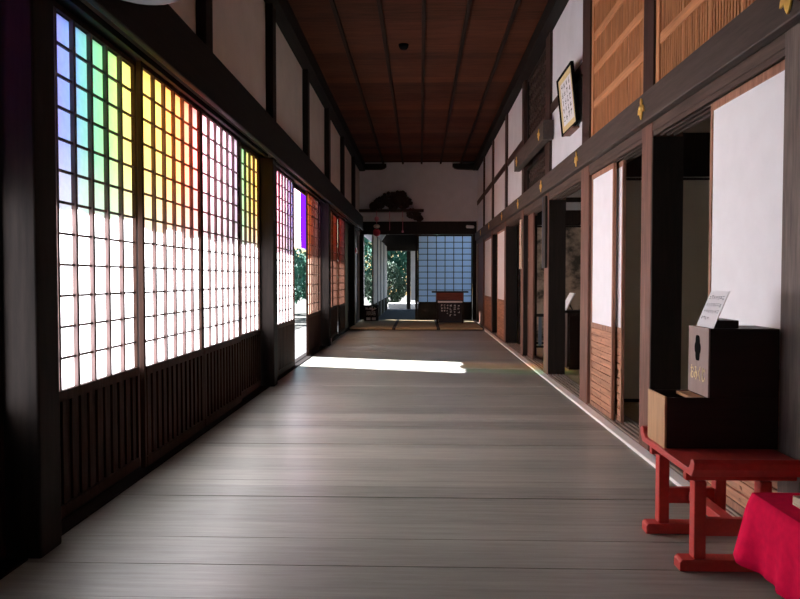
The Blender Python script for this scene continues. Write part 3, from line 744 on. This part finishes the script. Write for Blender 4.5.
ZB = .5285; YA, YB = 3.46, 3.715
t = thing('fortune_box', 'dark brown stepped fortune-slip box standing on the red desk', 'box', (1.5, (YA+YB)/2, ZB))
b = MB()
b.box(1.268, 1.832, YA, YA+.012, ZB, .792).box(1.268, 1.832, YB-.012, YB, ZB, .792).box(1.268, 1.832, YA+.012, YB-.012, ZB, ZB+.012)
b.box(1.484, 1.832, YA, YA+.012, .792, 1.14).box(1.484, 1.832, YB-.012, YB, .792, 1.14).box(1.82, 1.832, YA+.012, YB-.012, ZB+.012, 1.14).box(1.484, 1.832, YA, YB, 1.14, 1.146)
b.build('body', M['box'], t, .002)
MB().box(1.256, 1.268, YA, YB, ZB, .796).build('lower_front', M['boxtan'], t, .002)
up = MB().box(1.474, 1.484, YA, YB, .790, 1.148).build('upper_front', M['boxface'], t, .002)
MB().box(1.405, 1.474, YA+.013, YB-.013, .772, .788).build('ledge', M['boxtan'], t, .002)
# lobed slot
cy_, cz_ = (YA+YB)/2+.005, 1.035
out = []
for i in range(48):
    a = 2*PI*i/48; k = .86 + .22*abs(math.cos(3*a))
    out.append((cy_+.036*k*math.cos(a), cz_+.068*k*math.sin(a)*(1.08 if abs(math.sin(a)) > .97 else 1)))
MB().prism(out, 'X', 1.4725, 1.4738).build('slot', M['black'], up)
text_mesh('おみくじ', .062, frame4((1.4732, (YA+YB)/2+.002, .895), (0, -1, 0), (0, 0, 1)) @ Matrix.Diagonal((.76, 1.42, 1, 1)), 'lettering', M['goldink'], up)
MB().box(1.53, 1.635, YA+.02, YB-.05, 1.1465, 1.188).build('lid_block', M['box'], t, .004)
t = thing('notice_card', 'white card with lines of grey writing leaning on top of the dark box', 'card', (1.5, 3.54, 1.149))
u = Vector((0, -1, 0)); v = Vector((.075, 0, .182)).normalized(); o0 = Vector((1.492, 3.555, 1.1485)); n_ = u.cross(v)
T_ = frame4(o0, u, v)
hh, w2 = .205, .106
sh = MB().box(-w2, w2, 0, hh, -.003, .0).build('sheet', M['card'], t, xform=T_)
g = MB(); rg = random.Random(31)
for r_, (n, s, zz) in enumerate(((7, .026, .165), (7, .023, .125), (7, .023, .088), (4, .023, .052))):
    for i in range(n): brush_glyph(g, (-.078+.0255*i, zz, .0008), (1, 0, 0), (0, 1, 0), s, .0006, rg)
g.build('writing', M['greyink'], sh, xform=T_)

# cloth-covered table in the near right corner
t = thing('low_table', 'low table hidden under the crimson cloth in the near right corner', 'table', (1.55, 2.05, 0))
MB().box(1.27, 1.735, 1.52, 2.535, .545, .583).build('tabletop', M['red'], t, .004)
for xx in (1.46, 1.66):
    for yy in (1.7, 2.40): MB().box(xx, xx+.05, yy, yy+.05, .0, .545).build('leg', M['red'], t, .003)
cl = MB(); zt = .590
per = []
X0, X1, Y0, Y1 = 1.258, 1.748, 1.51, 2.547
def side(p, q, n): return [(p[0]+(q[0]-p[0])*i/n, p[1]+(q[1]-p[1])*i/n) for i in range(n)]
loop = side((X0, Y0), (X0, Y1), 44) + side((X0, Y1), (X1, Y1), 24) + side((X1, Y1), (X1, Y0), 44) + side((X1, Y0), (X0, Y0), 24)
nl = len(loop); cxm, cym = (X0+X1)/2, (Y0+Y1)/2
rings = []
for lv in range(0, 9):
    s = lv/8; ring = []
    for i, (x, y) in enumerate(loop):
        nx = (-1 if abs(x-X0) < 1e-6 else 1 if abs(x-X1) < 1e-6 else 0); nyy = (-1 if abs(y-Y0) < 1e-6 else 1 if abs(y-Y1) < 1e-6 else 0)
        dc = min(math.hypot(x-a, y-b) for a in (X0, X1) for b in (Y0, Y1))
        cor = math.exp(-(dc/.07)**2)
        wob = .010*math.sin(i*.62)+.007*math.sin(i*1.35+1)
        off = s*(.012 + wob*s + .035*cor) + .010*min(1, s*6)
        if nx == 1: off = s*.004
        if nx and nyy: nx, nyy = nx*.75, nyy*.75
        drop = .262 + .012*math.sin(i*.35) - .02*math.sin(i*.17+.5)
        ring.append(cl.bm.verts.new((x+nx*off, y+nyy*off, zt - .006*min(1, s*8)*(s > 0) - drop*s)))
    rings.append(ring)
for A, B in zip(rings, rings[1:]):
    for i in range(nl): cl._face([A[i], B[i], B[(i+1) % nl], A[(i+1) % nl]])
cl._face(rings[0])
o = cl.build('tablecloth', M['redcloth'], None, smooth=False)
so = o.modifiers.new('thickness', 'SOLIDIFY'); so.thickness = .004; so.offset = 1
for f in o.data.polygons: f.use_smooth = len(f.vertices) == 4
tag(o, 'crimson cloth draped over the low table in the near right corner', 'tablecloth')
t = thing('wooden_tray', 'pale bare-wood tray lying on the crimson cloth at the right edge', 'tray', (1.55, 2.2, .5955))
tx0, tx1, ty0, ty1 = 1.33, 1.66, 1.95, 2.41
MB().box(tx0, tx1, ty0, ty1, .5955, .603).build('base', M['pale'], t)
MB().box(tx0, tx1, ty0, ty0+.01, .6035, .628).box(tx0, tx1, ty1-.01, ty1, .6035, .628).box(tx0, tx0+.01, ty0+.011, ty1-.011, .6035, .628).box(tx1-.01, tx1, ty0+.011, ty1-.011, .6035, .628).build('rim', M['pale'], t, .0015)

# ------------------------------------------------------------------ OUTSIDE
struct('ground', MB().box(-45, 40, -30, 80, -.62, -.55), M['gravel'], 'pale gravel of the garden', 'ground')
dk = MB(); x = -2.165
while x > -3.3:
    dk.box(x-.135, x-.005, -3.0, 21.9, -.06, -.01); x -= .14
trim(dk, M['deck'], 'sunlit boards of the veranda outside the open doorway', 'veranda', 0)
for yb in (0, 4, 8, 12, 16, 20): dk = None
trim(MB().box(-3.30, -3.2, -3, 21.9, -.549, -.061).box(-2.3, -2.2, -3, 21.9, -.549, -.061), M['deck'], 'bearers below the veranda boards', 'veranda', 0)
# foundation under the hall
trim(MB().box(-2.18, 5.7, -3.3, 22.1, -.549, -.10), M['dark'], 'foundation of the hall', 'foundation', 0)

def shrub(x, y, r, h, seed, lm, lab, cat='shrub', group=None, n=1500):
    rg = random.Random(seed)
    t = thing('garden_' + cat, lab, cat, (x, y, -.55), group)
    m = MB()
    for i in range(n):
        a = rg.uniform(0, 2*PI); b = math.acos(rg.uniform(-.75, 1)); k = rg.uniform(.72, 1.05)*(1+.12*math.sin(3*a+seed)+.1*math.sin(5*b))
        p = Vector((x + r*k*math.sin(b)*math.cos(a), y + r*k*math.sin(b)*math.sin(a), -.55 + h*.55 + h*.47*k*math.cos(b)))
        q = Euler((rg.uniform(0, 6), rg.uniform(0, 6), rg.uniform(0, 6))).to_matrix(); s = rg.uniform(.09, .19)*max(.8, r*.62)
        m.quad(p+q@Vector((-s, 0, 0)), p+q@Vector((0, -s*.45, .03)), p+q@Vector((s, 0, 0)), p+q@Vector((0, s*.45, .03)))
    m.build('foliage', lm, t)
    s = MB(); s.tube((x, y, -.55), (x, y, -.55+h*.6), .09, .04)
    for i in range(6):
        a = i*PI/3; s.tube((x, y, -.55+h*.35), (x+r*.6*math.cos(a), y+r*.6*math.sin(a), -.55+h*.7), .04, .015, 8)
    s.build('stem', M['bark'], t)
G1, G2 = 'garden shrubs beyond the open doorway', 'garden shrubs beyond the far passage'
for i in range(6):
    shrub(-7.4+.5*math.sin(i*2), 22.0+5.0*i, 1.95, 3.4+.3*math.sin(i*3), 40+i, M['leaf_a'], 'blue-green leafy garden shrub seen through the open doorway', group=G1)
for i, (x, y, r, h) in enumerate(((-3.7, 30.5, .9, 3.3), (-3.7, 34.4, 1.1, 2.9), (-1.9, 37, 1.1, 2.7), (.7, 38.4, 1.3, 3.4), (-2.6, 43, 1.9, 6.0), (2.4, 46, 2.2, 6.6))):
    shrub(x, y, r, h, 60+i, M['leaf_b'] if i < 4 else M['leaf_a'], 'dull green leafy shrub seen through the far passage' if i < 4 else 'tall dark green tree behind the shrubs of the far passage', 'shrub' if i < 4 else 'tree', G2 if i < 4 else 'tall trees beyond the far passage', 2600 if i < 4 else 5200)

# far passage
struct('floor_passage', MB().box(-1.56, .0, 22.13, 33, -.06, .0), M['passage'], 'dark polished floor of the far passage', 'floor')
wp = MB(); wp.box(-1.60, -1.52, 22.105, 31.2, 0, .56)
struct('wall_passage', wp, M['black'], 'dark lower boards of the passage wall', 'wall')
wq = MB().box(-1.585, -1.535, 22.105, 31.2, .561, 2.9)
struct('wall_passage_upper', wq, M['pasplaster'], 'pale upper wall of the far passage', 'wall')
for yy in (24.0, 26.0, 28.2):
    trim(MB().box(-1.533, -1.50, yy-.06, yy+.06, .0, 2.9), M['bluegrey'], 'thin stud on the passage wall', 'stud')
trim(MB().prism([(-1.60, 2.70), (.05, 2.70), (.3, 3.1), (-.75, 4.65), (-1.80, 3.1)], 'Y', 31.0, 31.15), M['dark'], 'dark header at the end of the passage', 'lintel')
trim(MB().box(-1.5, -.05, 31.5, 32.6, .001, .24), M['white'], 'white step at the end of the passage', 'step')
trim(MB().box(-.62, -.44, 31.0, 31.2, .0, 2.69), M['dark'], 'dark post at the end of the passage', 'post')
trim(MB().box(-.43, -.18, 31.05, 31.15, .42, 2.69), M['plaster'], 'narrow pale panel at the end of the passage', 'panel')
rf_ = MB().prism([(-2.0, 2.92), (-.75, 4.7), (.5, 2.92), (.5, 3.02), (-.75, 4.82), (-2.0, 3.02)], 'Y', 22.11, 33.0)
trim(rf_, M['roof'], 'pitched roof over the far passage', 'roof', 0)  # unseen roof pitched tall to keep sun off the far screen

# ------------------------------------------------------------------ LIGHT
w = bpy.data.worlds.new('sky'); sc.world = w; w.use_nodes = True
nt = w.node_tree; nt.nodes.clear()
o_ = nt.nodes.new('ShaderNodeOutputWorld'); bg = nt.nodes.new('ShaderNodeBackground'); sk = nt.nodes.new('ShaderNodeTexSky')
sk.sky_type = 'NISHITA'; sk.sun_disc = False; sk.sun_elevation = math.radians(33); sk.sun_rotation = math.radians(-78)
sk.air_density = 1.6; sk.dust_density = .1; sk.ozone_density = 2.5
bg.inputs['Strength'].default_value = .13
nt.links.new(sk.outputs[0], bg.inputs[0]); nt.links.new(bg.outputs[0], o_.inputs[0])
sd = bpy.data.lights.new('sun', 'SUN'); sd.energy = 36; sd.angle = math.radians(.6); sd.color = (.985, .975, 1)
s = bpy.data.objects.new('sun', sd); COL.objects.link(s)
s.rotation_euler = Vector((2.7, -.74, -1.78)).to_track_quat('-Z', 'Y').to_euler(); s.location = (-10, 8, 10)

# ------------------------------------------------------------------ CAMERA
cd = bpy.data.cameras.new('camera'); cd.sensor_fit = 'HORIZONTAL'; cd.sensor_width = 36; cd.lens = 670/800*36; cd.clip_start = .05; cd.clip_end = 300
cam = bpy.data.objects.new('camera', cd); COL.objects.link(cam); cam.location = (0, 0, 1.4)
yaw = math.atan(20/670); pitch = math.atan(20.5/math.hypot(670, 20))
cam.rotation_euler = (PI/2 - pitch, 0, yaw)
sc.camera = cam
vs = sc.view_settings; vs.view_transform = 'Standard'; vs.look = 'None'; vs.gamma = 1; vs.use_curve_mapping = False; vs.exposure = .82
sc.cycles.max_bounces = 14; sc.cycles.diffuse_bounces = 8; sc.cycles.transparent_max_bounces = 12; sc.cycles.transmission_bounces = 10
sc.cycles.sample_clamp_indirect = 8; sc.cycles.use_denoising = True
